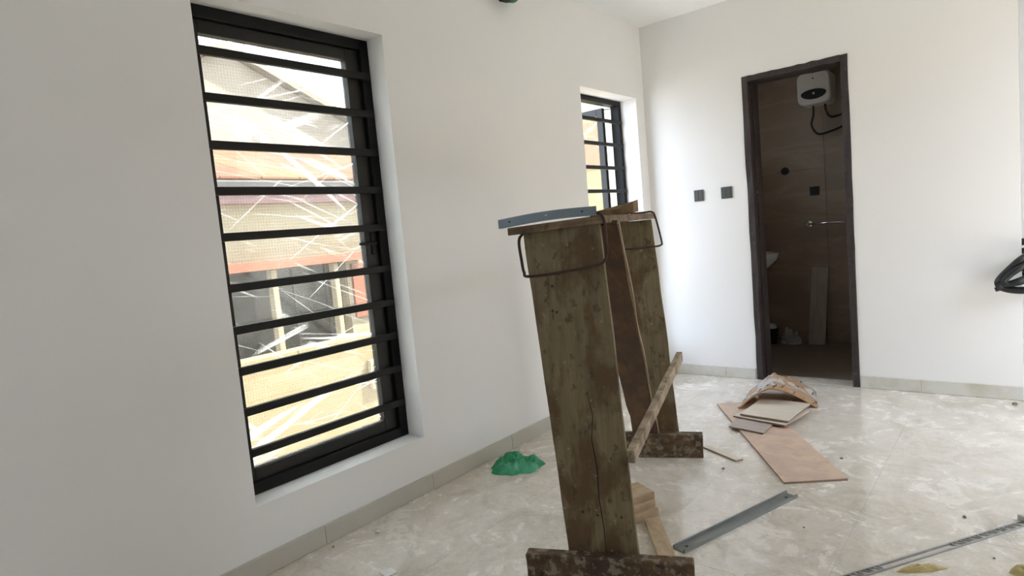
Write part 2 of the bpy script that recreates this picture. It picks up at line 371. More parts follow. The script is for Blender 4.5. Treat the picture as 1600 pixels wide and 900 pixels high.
structure(MB().box((XE-0.12, D+0.16, 0), (XE, YC, H)).build('wall_passage_inner', 'wall', org=(XE, D, 0)), 'white return wall past the right corner', 'wall')
structure(MB().box((-0.22, YB-0.15, H), (XR+0.15, 6.0, H+0.15)).build('ceiling', 'ceiling', org=(0, 0, H)), 'plain white painted ceiling', 'ceiling')

floor = MB().box((-0.22, YB-0.15, -0.15), (XR+0.15, 6.0, -0.0008)).build('floor', 'grout', org=(0, 0, 0))
structure(floor, 'cream polished tile floor smeared with plaster dust', 'floor')
cache = {}
def tile(parent, lo, hi, mat, gap=0.0004, bev=0.0004, name='floor_tile'):
    lo = V(lo); hi = V(hi); size = hi-lo
    key = (round(size.x, 4), round(size.y, 4), round(size.z, 4), mat)
    if key not in cache:
        s = size/2
        g = [gap if q > 0.03 else 0 for q in s]
        mb = MB().box((-s.x+g[0], -s.y+g[1], -s.z+g[2]), (s.x-g[0], s.y-g[1], s.z-g[2]))
        o = mb.build(name, mat, org=(0, 0, 0), bevel=bev, seg=1); cache[key] = o.data
    else:
        o = bpy.data.objects.new(name, cache[key]); COL.objects.link(o)
        md = o.modifiers.new('bevel', 'BEVEL'); md.width = bev; md.segments = 1; md.limit_method = 'ANGLE'
    o.parent = parent; o.location = (lo+hi)/2 - ORG[parent.as_pointer()]
    return o
def cuts(a, b, ref, step):
    k0 = math.floor((a-ref)/step)+1; r = [a]; x = ref+k0*step
    while x < b-1e-4:
        if x > a+1e-4: r.append(x)
        x += step
    return r+[b]
xs = cuts(0.0, XR, 1.113, 0.6); ys = cuts(YB, D, 3.13, 0.6)
for i in range(len(xs)-1):
    for j in range(len(ys)-1):
        tile(floor, (xs[i], ys[j], -0.0045), (xs[i+1], ys[j+1], 0.0), 'tile')
ys = cuts(D, YC, 3.13, 0.6); xs = cuts(XE, XR, 1.113, 0.6)
for i in range(len(xs)-1):
    for j in range(len(ys)-1):
        tile(floor, (xs[i], ys[j], -0.0045), (xs[i+1], ys[j+1], 0.0), 'tile')

# skirting tiles
def skirting(name, label, runs, mat):
    root = empty(name, runs[0][0]); structure(root, label, 'baseboard')
    for lo, hi in runs: tile(root, lo, hi, mat, 0.0007, 0.002, 'skirting_tile')
    return root
yy = cuts(YB, D, 3.13, 0.6)
skirting('baseboard_left', 'cream tile skirting along the window wall', [((0.0, yy[i], 0.0), (0.012, yy[i+1], BB)) for i in range(len(yy)-1)], 'skirt')
xx = cuts(0.012, DX0-0.01, 0.513, 0.6); x2 = cuts(DX1+0.005, XE, 1.713, 0.6)
skirting('baseboard_back', 'cream tile skirting with brown stains beside the doorway',
         [((xx[i], D-0.012, 0.0), (xx[i+1], D, BB)) for i in range(len(xx)-1)] + [((x2[i], D-0.012, 0.0), (x2[i+1], D, BB)) for i in range(len(x2)-1)], 'skirt_dirty')

# ------------------------------------------------------------------ windows
def window(name, y0, y1, z0, z1, xf, label, bars, openable):
    """dark aluminium window in the left wall; xf = inner face of its frame"""
    root = empty(name, (xf, (y0+y1)/2, z0)); structure(root, label, 'window')
    fd, fw = 0.07, (0.036 if openable else 0.046)
    xb = xf-fd
    for nm, a, b in (('frame_stile', (y0, z0), (y0+fw, z1)), ('frame_stile', (y1-fw, z0), (y1, z1)), ('frame_rail', (y0+fw, z0), (y1-fw, z0+fw)), ('frame_rail', (y0+fw, z1-fw), (y1-fw, z1))):
        MB().box((xb, a[0], a[1]), (xf, b[0], b[1])).build(nm, 'frame', root, bevel=0.003)
    a0, a1, c0, c1 = y0+fw, y1-fw, z0+fw, z1-fw
    sw = 0.050; sl_, sr_ = 0.030, 0.070
    hb = 0.016 if not openable else 0.0125
    for z in bars:
        MB().box((xf-0.012, y0+0.01, z-hb), (xf+0.010, y1-0.012, z+hb)).build('security_bar', 'bar', root, bevel=0.003)
    sash = empty('sash', V((0, 0, 0))); sash.parent = root; ORG[sash.as_pointer()] = ORG[root.as_pointer()]
    if not openable:
        xs0, xs1 = xf-0.062, xf-0.022
        for nm, a, b in (('sash_stile', (a0, c0), (a0+sl_, c1)), ('sash_stile', (a1-sr_, c0), (a1, c1)), ('sash_rail', (a0+sl_, c0), (a1-sr_, c0+sw)), ('sash_rail', (a0+sl_, c1-sw), (a1-sr_, c1))):
            MB().box((xs0, a[0], a[1]), (xs1, b[0], b[1])).build(nm, 'sash', sash, bevel=0.003)
        gy0, gy1, gz0, gz1 = a0+sl_-0.008, a1-sr_+0.008, c0+sw-0.008, c1-sw+0.008
        tag(MB().box((xf-0.048, gy0, gz0), (xf-0.042, gy1, gz1)).build('glass_pane', 'glass', sash), 'clear glass pane')
        tag(MB().box((xf-0.0515, gy0, gz0), (xf-0.0505, gy1, gz1)).build('protective_film', 'film', sash), 'creased clear protective film')
        tag(MB().box((xf-0.031, gy0, gz0), (xf-0.0304, gy1, gz1)).build('insect_screen', 'screen', sash), 'fine grey insect screen')
        # thin bright glazing bead
        MB().box((xf-0.040, gy0, gz0), (xf-0.034, gy1, gz0+0.012)).build('glazing_bead', 'alu', sash)
        # lever handle on the far stile
        hy = a1-0.030; hz = 1.2
        MB().box((xf-0.022, hy-0.012, hz-0.05), (xf-0.014, hy+0.012, hz+0.05)).build('handle_plate', 'frame', sash, bevel=0.003)
        MB().bar((xf-0.005, hy+0.012, hz), (xf-0.005, hy-0.085, hz+0.001), (0.006, 0, 0), (0, 0, 0.007)).build('handle', 'frame', sash, bevel=0.003)
    else:
        # casement swung square to the wall on friction stays
        yp = y1-0.118; xo = xf-0.085; L = (a1-a0)-0.01; sd = 0.036
        def part(nm, xa, xb_, za, zb, mat='sash', th=sd, b=0.003):
            return MB().box((xo-xb_, yp-th/2, za), (xo-xa, yp+th/2, zb)).build(nm, mat, sash, bevel=b)
        c0b, c1b = c0+0.005, c1-0.005
        part('sash_stile', 0, sw, c0b, c1b); part('sash_stile', L-sw, L, c0b, c1b)
        part('sash_rail', sw, L-sw, c0b, c0b+sw); part('sash_rail', sw, L-sw, c1b-sw, c1b)
        part('glass_pane', sw-0.008, L-sw+0.008, c0b+sw-0.008, c1b-sw+0.008, 'glass', 0.006, 0)
        MB().box((xo-L+sw, yp-0.0075, c0b+sw), (xo-sw, yp-0.0065, c1b-sw)).build('protective_film', 'film_yellow', sash)
        for z in (c1-0.010, c0+0.010):
            MB().bar((xf-0.05, y1-fw-0.005, z), (xo-0.10, yp+0.0, z), (0.004, 0.010, 0), (0, 0, 0.003)).build('friction_stay', 'chrome', sash)
    return root
bars1 = [1.960, 1.790, 1.615, 1.444, 1.271, 1.077, 0.915, 0.756, 0.596, 0.432]
window('window_1', *W1, -0.108, 'large dark-framed window with ten black security bars', bars1, False)
bars2 = [1.936, 1.767, 1.597, 1.428, 1.259, 1.090, 0.921, 0.752, 0.583, 0.432]
window('window_2', *W2, -0.130, 'narrow barred window by the corner with its casement swung outward', bars2, True)

# ------------------------------------------------------------------ doorway and bathroom
dr = empty('door_1', ((DX0+DX1)/2, D, 0)); structure(dr, 'dark-stained rough wooden frame of the bathroom doorway', 'door frame')
jw = 0.040
def rough_board(lo, hi, mat, parent, name, amp=0.003, n=14):
    """board cut into slices along its longest side with slightly wandering faces"""
    lo, hi = V(lo), V(hi); s = hi-lo; ax = max(range(3), key=lambda q: s[q]); o1, o2 = [q for q in range(3) if q != ax]
    vs_, fs = [], []
    for i in range(n+1):
        for (p, q) in ((0, 0), (1, 0), (1, 1), (0, 1)):
            c = [0, 0, 0]; c[ax] = lo[ax]+s[ax]*i/n
            c[o1] = (lo[o1], hi[o1])[p]+random.uniform(-amp, amp); c[o2] = (lo[o2], hi[o2])[q]+random.uniform(-amp, amp)
            vs_.append(c)
    for i in range(n):
        for j in range(4): fs.append((4*i+j, 4*i+(j+1) % 4, 4*i+4+(j+1) % 4, 4*i+4+j))
    fs += [(3, 2, 1, 0), (4*n, 4*n+1, 4*n+2, 4*n+3)]
    return MB().add(vs_, fs).build(name, mat, parent, bevel=0.002, seg=1)
rough_board((DX0, D-0.006, 0), (DX0+jw, D+0.165, DZ), 'door_wood', dr, 'jamb')
rough_board((DX1-jw, D-0.006, 0), (DX1, D+0.165, DZ), 'door_wood', dr, 'jamb')
rough_board((DX0+jw, D-0.006, DZ-jw), (DX1-jw, D+0.165, DZ), 'door_wood', dr, 'head')
for jx in (DX0+jw, ):
    MB().box((jx, D+0.060, 0), (jx+0.012, D+0.165, DZ-jw)).build('door_stop', 'door_wood', dr, bevel=0.002)

BX0, BX1, BY0, BY1 = 0.12, 1.62, D+0.16, 5.80
def tiled_wall(name, label, plane, lo, hi, hole=None):
    """backing slab with 0.6 x 1.2 marble tiles"""
    if hole: b = wall_grid([lo[1], hi[1]], [lo[2], hi[2]], [hole], lo[0], hi[0], lambda u, v, t: (t, u, v)).build(name, 'grout', org=lo)
    else: b = MB().box(lo, hi).build(name, 'grout', org=lo)
    structure(b, label, 'wall'); return b
bw = tiled_wall('wall_bathroom_far', 'brown marble tiled far wall of the bathroom', 'y', (BX0-0.1, BY1, 0), (BX1+0.1, BY1+0.1, 2.5))
for x0, x1 in zip(cuts(BX0, BX1, 0.92, 0.6)[:-1], cuts(BX0, BX1, 0.92, 0.6)[1:]):
    for z0, z1 in ((0, 0.3), (0.3, 0.9), (0.9, 1.5), (1.5, 2.1), (2.1, 2.5)):
        tile(bw, (x0, BY1-0.008, z0), (x1, BY1+0.002, z1), 'bath_tile', 0.0012, 0.001, 'wall_tile')
bl = tiled_wall('wall_bathroom_left', 'brown marble tiled left wall of the bathroom', 'x', (0.0, BY0, 0), (BX0, BY1, 2.5), (4.80, 5.30, 1.6, 2.1))  # hole continues the added opening that brightens the bathroom
br = tiled_wall('wall_bathroom_right', 'brown marble tiled right wall of the bathroom', 'x', (BX1, BY0, 0), (BX1+0.1, BY1, 2.5))
for par, xa, xb in ((bl, BX0-0.002, BX0+0.008), (br, BX1-0.008, BX1+0.002)):
    for y0, y1 in ((BY0, 4.8), (4.8, 5.3), (5.3, BY1-0.008)):
        for z0, z1 in ((0, 0.4), (0.4, 1.0), (1.0, 1.6), (1.6, 2.1), (2.1, 2.5)):
            if par is bl and y0 == 4.8 and z0 == 1.6: continue
            tile(par, (xa, y0, z0), (xb, y1, z1), 'bath_tile', 0.0012, 0.001, 'wall_tile')
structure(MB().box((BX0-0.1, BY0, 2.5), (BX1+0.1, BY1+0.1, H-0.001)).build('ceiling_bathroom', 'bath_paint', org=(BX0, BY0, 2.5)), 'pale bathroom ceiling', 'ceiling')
bf = MB().box((BX0, D+0.004, -0.010), (BX1, BY1, -0.0045)).build('floor_bathroom', 'grout', org=(BX0, D, -0.01)); structure(bf, 'dull grey-brown tiled bathroom floor', 'floor')
xs = cuts(DX0+jw, DX1-jw, 1.113, 0.6)
tile(bf, (DX0+jw, D+0.002, -0.004), (DX1-jw, BY0, 0.0), 'tile', 0.0011, 0.001, 'threshold_tile')
xs = cuts(BX0, BX1, 0.92, 0.4); ys = cuts(BY0, BY1, 5.0, 0.4)
for i in range(len(xs)-1):
    for j in range(len(ys)-1): tile(bf, (xs[i], ys[j], -0.004), (xs[i+1], ys[j+1], 0.0), 'bath_floor')

YW = BY1-0.008
# water heater
def rrect(cx, cz, w, h, r, y, n=6):
    pts = []
    for (sx, sz, a0) in ((1, 1, 0), (-1, 1, 90), (-1, -1, 180), (1, -1, 270)):
        for i in range(n+1):
            a = math.radians(a0+90*i/n); pts.append(V((cx+sx*(w/2-r)+r*math.cos(a), y, cz+sz*(h/2-r)+r*math.sin(a))))
    return pts
def loft(rings):
    n = len(rings[0]); m = MB(); vs_ = [p for r_ in rings for p in r_]; fs = []
    for i in range(len(rings)-1):
        for j in range(n): fs.append((i*n+j, i*n+(j+1) % n, (i+1)*n+(j+1) % n, (i+1)*n+j))
    fs += [tuple(range(n-1, -1, -1)), tuple((len(rings)-1)*n+j for j in range(n))]
    return m.add(vs_, fs)
hx, hz, hw, hh = 0.905, 2.135, 0.255, 0.26
DEP = 0.20
heater = empty('water_heater', (hx, YW, hz-hh/2)); tag(heater, 'white boxy water heater with a black oval panel on the bathroom wall', 'water heater')
loft([rrect(hx, hz, hw*s, hh*s, 0.05*s, y) for s, y in ((0.97, YW-0.001), (1, YW-0.01), (1, YW-DEP+0.03), (0.97, YW-DEP+0.01), (0.90, YW-DEP))]).build('body', 'enamel', heater, smooth=False, bevel=0)
ov = [V((hx+0.095*math.cos(a), YW-DEP+0.001, hz-0.045+0.045*math.sin(a)*(1.0 if math.sin(a) < 0 else 0.75))) for a in [2*PI*i/32 for i in range(32)]]
pan = MB().prism(ov, (0, -0.008, 0)).build('control_panel', 'plastic_black', heater); tag(pan, 'black oval control panel')
MB().prism([V((hx+0.001+0.010*math.cos(2*PI*i/16), YW-DEP-0.007, hz-0.045+0.011*math.sin(2*PI*i/16))) for i in range(16)], (0, -0.003, 0)).build('knob', 'chrome', pan)
MB().prism([V((hx+0.006*math.cos(2*PI*i/12), YW-DEP+0.001, hz+0.075+0.006*math.sin(2*PI*i/12))) for i in range(12)], (0, -0.004, 0)).build('indicator_light', 'plastic_black', heater)
def arc_path(pts, n=10):
    P = [V(p) for p in pts]; P = [P[0]*2-P[1]]+P+[P[-1]*2-P[-2]]; out = []
    for i in range(1, len(P)-2):
        for j in range(n):
            t = j/n; a, b, c, d = P[i-1], P[i], P[i+1], P[i+2]
            out.append(0.5*((2*b)+(c-a)*t+(2*a-5*b+4*c-d)*t*t+(3*b-a-3*c+d)*t**3))
    return out+[P[-2]]
yh = YW-0.10
MAT['hose'] = plain('dark_braided_hose', (0.03, 0.026, 0.022), 0.4, 0.3)
MB().tube(arc_path([(0.875, yh, 2.01), (0.872, yh, 1.93), (0.855, yh, 1.85), (0.90, yh+0.02, 1.775), (1.00, YW-0.04, 1.79), (1.08, YW, 1.82)]), 0.0085, 8).build('hose', 'hose', heater, smooth=True)
MB().tube(arc_path([(0.965, yh, 2.01), (0.968, yh, 1.95), (1.00, yh+0.01, 1.895), (1.07, YW-0.04, 1.91), (1.13, YW, 1.95)]), 0.0085, 8).build('hose', 'hose', heater, smooth=True)
# towel rail
tr_ = empty('towel_rail', (0.94, YW, 1.03)); tag(tr_, 'thin chrome towel rail on the bathroom wall', 'towel rail')
MB().tube([(0.765, YW-0.065, 1.035), (1.20, YW-0.065, 1.035)], 0.009, 10).build('rail', 'chrome', tr_, smooth=True)
for x in (0.78, 1.185):
    MB().lathe((x, YW, 1.035), [(0.026, 0), (0.026, 0.008), (0.011, 0.012), (0.011, 0.075)], 16, (0, -1, 0)).build('bracket', 'chrome', tr_)
# bathroom socket and pipe point
sk = empty('wall_socket', (0.832, YW, 1.275)); tag(sk, 'black square socket plate on the bathroom wall', 'socket')
MB().box((0.795, YW-0.010, 1.275), (0.869, YW, 1.349)).build('plate', 'plastic_black', sk, bevel=0.004)
MB().box((0.81, YW-0.014, 1.29), (0.854, YW-0.009, 1.334)).build('rocker', 'plastic_black', sk, bevel=0.002)
pp = empty('pipe_outlet', (0.602, YW, 1.508)); tag(pp, 'round black pipe outlet left of the bathroom socket', 'pipe outlet')
MB().lathe((0.602, YW, 1.508), [(0.032, 0), (0.032, 0.006), (0.026, 0.010), (0.020, 0.010), (0.018, 0.004)], 20, (0, -1, 0)).build('flange', 'plastic_black', pp)
MB().lathe((0.602, YW, 1.508), [(0.012, 0), (0.012, 0.022), (0.008, 0.024)], 12, (0, -1, 0)).build('nipple', 'hose', pp)
# basin on pedestal against the left wall
bs = empty('wash_basin', (0.33, 5.42, 0)); tag(bs, 'white pedestal wash basin at the left of the bathroom', 'wash basin')
bx, by = BX0+0.008, 5.42
def ell(cx, cy, a, b, z, n=28, flat=None):
    pts = []
    for i in range(n):
        t = 2*PI*i/n; x = cx+a*math.cos(t); y = cy+b*math.sin(t)
        if flat is not None: x = max(x, flat)
        pts.append(V((x, y, z)))
    return pts
loft([ell(0.34, by, 0.10, 0.08, 0.62, flat=bx), ell(0.36, by, 0.17, 0.15, 0.70, flat=bx), ell(0.37, by, 0.235, 0.215, 0.77, flat=bx), ell(0.375, by, 0.245, 0.225, 0.82, flat=bx), ell(0.375, by, 0.225, 0.205, 0.825, flat=bx+0.01), ell(0.385, by, 0.18, 0.17, 0.80, flat=bx+0.06), ell(0.385, by, 0.08, 0.08, 0.70, flat=bx+0.06)]).build('bowl', 'ceramic', bs, smooth=True)
loft([ell(0.34, by, 0.115, 0.10, 0.0, flat=bx), ell(0.34, by, 0.10, 0.085, 0.05, flat=bx), ell(0.34, by, 0.085, 0.075, 0.35, flat=bx), ell(0.34, by, 0.10, 0.085, 0.63, flat=bx)]).build('pedestal', 'ceramic', bs, smooth=True)
MB().tube(arc_path([(bx+0.05, by, 0.82), (bx+0.05, by, 0.92), (bx+0.10, by, 0.95), (bx+0.16, by, 0.90)]), 0.011, 10).build('tap', 'chrome', bs, smooth=True)
# leaning board, bucket, wrapping
lb = MB().hexa([(0.752, YW-0.10, 0.0), (0.884, YW-0.10, 0.0), (0.884, YW-0.082, 0.0), (0.752, YW-0.082, 0.0), (0.786, YW-0.020, 0.665), (0.918, YW-0.020, 0.662), (0.918, YW-0.002, 0.662), (0.786, YW-0.002, 0.665)])
MAT['pale_board'] = wood('pale_dusty_board', (0.42, 0.37, 0.31), (0.33, 0.28, 0.23), (8, 8, 1), 0.8)
tag(lb.build('leaning_board', 'pale_board', bevel=0.002), 'tall pale board leaning on the bathroom wall', 'board')
bk = empty('bucket', (0.455, 5.66, 0)); tag(bk, 'small black bucket on the bathroom floor', 'bucket')
MB().lathe((0.455, 5.66, 0), [(0.045, 0), (0.060, 0.13), (0.064, 0.13), (0.064, 0.140), (0.056, 0.140), (0.042, 0.01)], 24).build('pail', 'plastic_black', bk, smooth=False)
MB().tube([(0.455+0.062*math.cos(a), 5.66-0.03*math.sin(a), 0.13+0.055*math.sin(a)) for a in [PI*i/14 for i in range(15)]], 0.003, 6).build('handle', 'chrome', bk)
tag(MB().lathe((0.47, 5.66, 0.012), [(0.036, 0), (0.042, 0.135), (0.034, 0.158), (0.02, 0.163)], 14, squash=(0.9, 0.7)).build('soap_pot', 'enamel'), 'white pot standing in the black bucket', 'pot')
def crumple(name, mat, c, rx, ry, h, seed, nu=30, nv=22, sharp=1.0, rot=0, fq=1.0):
    """a crushed lump of thin plastic sitting on z=0"""
    m = MB(); vs_, fs = [], []; c = V(c)
    for j in range(nv+1):
        phi = (PI/2)*j/nv
        for i in range(nu):
            th = 2*PI*i/nu
            d = V((math.cos(th)*math.cos(phi), math.sin(th)*math.cos(phi), math.sin(phi)))
            n1 = mnoise.noise(d*1.7*fq+V((seed, 0, 0))); n2 = 1-abs(mnoise.noise(d*3.4*fq+V((0, seed, 0))))*2; n3 = mnoise.noise(d*8*fq+V((0, 0, seed)))
            rr = 0.82+0.30*n1+0.20*sharp*n2+0.06*n3
            p = V((d.x*rx*rr, d.y*ry*rr, max(0.0, d.z*h*(0.55+0.5*n2*sharp+0.5*n1))))
            p = V((p.x*math.cos(rot)-p.y*math.sin(rot), p.x*math.sin(rot)+p.y*math.cos(rot), p.z))
            vs_.append(c+p)
    for j in range(nv):
        for i in range(nu): fs.append((j*nu+i, j*nu+(i+1) % nu, (j+1)*nu+(i+1) % nu, (j+1)*nu+i))
    m.add(vs_, fs); return m.build(name, mat, org=c)
tag(crumple('plastic_wrapping', 'clear_bag', (0.61, 5.69, -0.001), 0.085, 0.055, 0.11, 3.1, fq=1.6), 'crumpled grey plastic wrapping on the bathroom floor', 'wrapping')
# toilet against the right side of the bathroom, only its edge shows past the jamb
tl = empty('toilet', (1.33, 5.42, 0)); tag(tl, 'white toilet just inside the right of the bathroom doorway', 'toilet')
loft([ell(1.40, 5.45, 0.15, 0.11, 0.0), ell(1.39, 5.45, 0.13, 0.10, 0.12), ell(1.37, 5.45, 0.17, 0.14, 0.26), ell(1.365, 5.45, 0.21, 0.175, 0.36), ell(1.365, 5.45, 0.22, 0.18, 0.39)]).build('pan', 'ceramic', tl, smooth=True)
loft([ell(1.365, 5.45, 0.225, 0.185, 0.392), ell(1.365, 5.45, 0.228, 0.188, 0.41), ell(1.365, 5.45, 0.20, 0.165, 0.42)]).build('seat_lid', 'ceramic', tl, smooth=True)
MB().box((1.46, 5.27, 0.36), (BX1-0.009, 5.63, 0.76)).build('cistern', 'ceramic', tl, bevel=0.025)

# ------------------------------------------------------------------ switches on the back wall
for nm, x0, x1, z0, lab in (('light_switch', 0.352, 0.424, 1.294, 'dark grey switch plate nearer the room corner'), ('light_switch', 0.552, 0.630, 1.294, 'dark grey switch plate nearer the doorway')):
    s = empty(nm, ((x0+x1)/2, D, z0)); tag(s, lab, 'switch', 'switch plates on the end wall')
    MB().box((x0, D-0.009, z0), (x1, D, z0+0.082)).build('plate', 'switch', s, bevel=0.003)
    xm = (x0+x1)/2
    for a, b in ((x0+0.008, xm-0.001), (xm+0.001, x1-0.008)):
        MB().box((a, D-0.013, z0+0.010), (b, D-0.008, z0+0.072)).build('rocker', 'switch', s, bevel=0.002)

# ------------------------------------------------------------------ plank trestle (bench)
e = V((0.911, 0.412, 0)); nrm = V((-0.412, 0.911, 0)); Z = V((0, 0, 1))
tb = empty('work_trestle', (0.96, 2.2, 0)); tag(tb, 'tall grimy wooden plank trestle with cement-splashed feet', 'trestle')
def slab_sheet(corners, thick, parent, name, mat, amp=0.003, nu=4, nv=18, seed=0, bevel=0.002):
    """board from four front corners (bl, br, tr, tl), thick = vector; edges wander a little"""
    bl_, br_, tr2, tl_ = [V(c) for c in corners]; th = V(thick); vs_, fs = [], []
    for layer in (0, 1):
        for j in range(nv+1):
            t = j/nv
            for i in range(nu+1):
                s_ = i/nu; p = (bl_.lerp(tl_, t)).lerp(br_.lerp(tr2, t), s_)
                w = (br_-bl_).normalized()
                k_ = mnoise.noise(V((seed, t*7, s_*1.5)))*amp
                p = p + w*k_*(1 if i in (0, nu) else 0.3) + th*layer + th.normalized()*mnoise.noise(V((seed+5, t*5, s_*3)))*amp*0.4
                vs_.append(p)
    L = (nu+1)*(nv+1); ix = lambda l, i, j: l*L+j*(nu+1)+i
    for j in range(nv):
        for i in range(nu):
            fs.append((ix(0, i, j), ix(0, i+1, j), ix(0, i+1, j+1), ix(0, i, j+1))); fs.append((ix(1, i, j+1), ix(1, i+1, j+1), ix(1, i+1, j), ix(1, i, j)))
    for j in range(nv):
        fs.append((ix(0, 0, j+1), ix(1, 0, j+1), ix(1, 0, j), ix(0, 0, j))); fs.append((ix(0, nu, j), ix(1, nu, j), ix(1, nu, j+1), ix(0, nu, j+1)))
    for i in range(nu):
        fs.append((ix(0, i, 0), ix(1, i, 0), ix(1, i+1, 0), ix(0, i+1, 0))); fs.append((ix(0, i+1, nv), ix(1, i+1, nv), ix(1, i, nv), ix(0, i, nv)))
    return MB().add(vs_, fs).build(name, mat, parent, bevel=bevel, seg=1)
near_leg = slab_sheet([(1.029, 1.610, 0.0), (1.236, 1.704, 0.0), (1.192, 1.684, 1.1975), (0.966, 1.582, 1.1865)], nrm*0.032, tb, 'leg', 'leg_wood', 0.003, 6, 24, 1)
far_leg = slab_sheet([(0.648, 2.755, 0.0), (0.862, 2.852, 0.0), (0.796, 2.822, 1.196), (0.580, 2.724, 1.193)], nrm*0.032, tb, 'leg', 'leg_wood', 0.004, 6, 24, 2)
# long drying crack on the near leg: its shade drawn as a thin, dark raised strip
crack = [V((1.118, 0, 0.66)), V((1.128, 0, 0.58)), V((1.120, 0, 0.50)), V((1.130, 0, 0.40)), V((1.128, 0, 0.30)), V((1.136, 0, 0.20)), V((1.138, 0, 0.115))]
def on_leg(p, off):   # x,z on the near leg's front face
    s_ = (p.x-0.966)/e.x; return V((0.966, 1.582, 0))+e*s_+Z*p.z-nrm*off
MAT['crack'] = plain('dark_crack', (0.012, 0.008, 0.005), 0.95)
vs_ = []
for i, q in enumerate(crack):
    w_ = 0.0011*(0.4+math.sin(PI*(i+0.4)/len(crack)))
    vs_ += [on_leg(q-V((w_, 0, 0)), 0.0012), on_leg(q+V((w_, 0, 0)), 0.0012), on_leg(q+V((w_, 0, 0)), -0.004), on_leg(q-V((w_, 0, 0)), -0.004)]
fs = [(4*i+j, 4*i+(j+1) % 4, 4*i+4+(j+1) % 4, 4*i+4+j) for i in range(len(crack)-1) for j in range(4)]
tag(MB().add(vs_, fs).build('split_line', 'crack', near_leg), 'long dark drying crack')
for (x, z) in ((1.035, 0.93), (1.047, 0.925), (1.04, 1.01), (1.12, 0.245), (1.075, 0.255), (1.19, 0.24)):
    MB().lathe(on_leg(V((x, 0, z)), -0.002), [(0.0045, 0), (0.0045, 0.0035), (0.002, 0.005)], 8, -nrm).build('nail_head', 'rust', near_leg)
# feet: boards on edge nailed in front of the legs
def foot(a, b, h, seed, parent):
    a, b = V(a), V(b); return slab_sheet([a, b, b+Z*h+e*0.004, a+Z*(h+0.004)-e*0.004], nrm*0.048, parent, 'foot', 'foot_wood', 0.006, 16, 4, seed, 0.004)
foot((0.918, 1.508, 0), (1.408, 1.729, 0), 0.118, 3, tb)
foot((0.625, 2.690, 0), (0.975, 2.846, 0), 0.120, 4, tb)
# top board spanning both legs
A = V((0.940, 1.535, 0)); B_ = V((1.218, 1.661, 0)); C_ = V((0.795, 2.868, 0)); D_ = V((0.548, 2.757, 0))
z0, z1 = 1.196, 1.222
MBt = MB().hexa([A+Z*(z0-0.012), B_+Z*z0, C_+Z*(z0+0.002), D_+Z*(z0-0.002), A+Z*(z1-0.014), B_+Z*z1, C_+Z*(z1+0.003), D_+Z*z1])
MBt.build('top_board', 'top_wood', tb, bevel=0.003)
# diagonal brace, from under the near end of the top down to the far foot
bt0, bt1 = V((1.085, 1.740, 1.190)), V((1.192, 1.790, 1.190)); bb0, bb1 = V((0.668, 2.722, 0.12)), V((0.775, 2.770, 0.12))
slab_sheet([bb0, bb1, bt1, bt0], V((-0.30, 0.67, 0.62)).normalized()*0.022, tb, 'diagonal_brace', 'brace_wood', 0.010, 3, 26, 6)
slab_sheet([bb1+V((0.001, 0, 0)), bb1+V((0.006, 0.003, 0)), bt1+V((0.006, 0.003, 0)), bt1+V((0.001, 0, 0))], V((-0.30, 0.67, 0.62)).normalized()*0.020, tb, 'brace_edge', 'edge_wood', 0.006, 1, 26, 6, 0)
# side stretcher batten nailed across the right edges of both legs
slab_sheet([(1.216, 1.700, 0.422), (1.216, 1.700, 0.462), (0.868, 2.850, 0.530), (0.868, 2.850, 0.482)], V((0.026, 0.008, 0.0)), tb, 'stretcher', 'stick_wood', 0.004, 2, 18, 8)
# bent rod clamps
R_ = 0.0048
wp = [(0.957, 1.600, 1.19), (0.957, 1.569, 1.165), (0.962, 1.567, 1.10), (0.968, 1.567, 1.062), (0.982, 1.571, 1.048), (1.08, 1.618, 1.054), (1.180, 1.664, 1.068), (1.204, 1.676, 1.08), (1.212, 1.681, 1.105), (1.219, 1.672, 1.18), (1.219, 1.662, 1.215), (1.205, 1.660, 1.2285), (1.16, 1.66, 1.2275)]
cl = MB().tube(arc_path(wp, 6), R_, 8).build('rod_clamp', 'rust', tb, smooth=True); tag(cl, 'bent rusty rod clamped round the near leg')
wp = [(1.214, 1.70, 1.19), (1.224, 1.705, 1.15), (1.222, 1.705, 1.10), (1.206, 1.700, 1.074)]
wp2 = [(0.70, 2.79, 1.232), (0.775, 2.80, 1.232), (0.808, 2.806, 1.231), (0.822, 2.812, 1.205), (0.842, 2.822, 1.085), (0.836, 2.820, 1.066), (0.805, 2.806, 1.061), (0.70, 2.760, 1.058), (0.60, 2.715, 1.056)]
cl = MB().tube(arc_path(wp2, 6), 0.0046, 8).build('rod_clamp', 'rust', tb, smooth=True); tag(cl, 'bent rusty rod clamped round the far leg')

# steel strip lying along the near end of the top, slightly bowed
ss = empty('steel_strip', (1.06, 1.59, 1.22)); tag(ss, 'blue-grey steel strip lying across the near end of the trestle top', 'steel strip')
vs_, fs = [], []
n = 16; P0 = V((0.915, 1.523, 0)); P1 = V((1.205, 1.650, 0)); prof = [(0, 0.0), (0, 0.028), (0.003, 0.028), (0.003, 0.003), (0.050, 0.003), (0.050, 0.0)]
for i in range(n+1):
    t = i/n; p = P0.lerp(P1, t); zb = 1.2085+0.0145*t+0.0065*math.sin(PI*t)
    for (dn, dz) in prof: vs_.append(p+nrm*dn+Z*(zb+dz))
q = len(prof)
for i in range(n):
    for j in range(q): fs.append((i*q+j, i*q+(j+1) % q, (i+1)*q+(j+1) % q, (i+1)*q+j))
fs += [tuple(range(q-1, -1, -1)), tuple(n*q+j for j in range(q))]
MB().add(vs_, fs).build('angle_profile', 'bluesteel', ss)
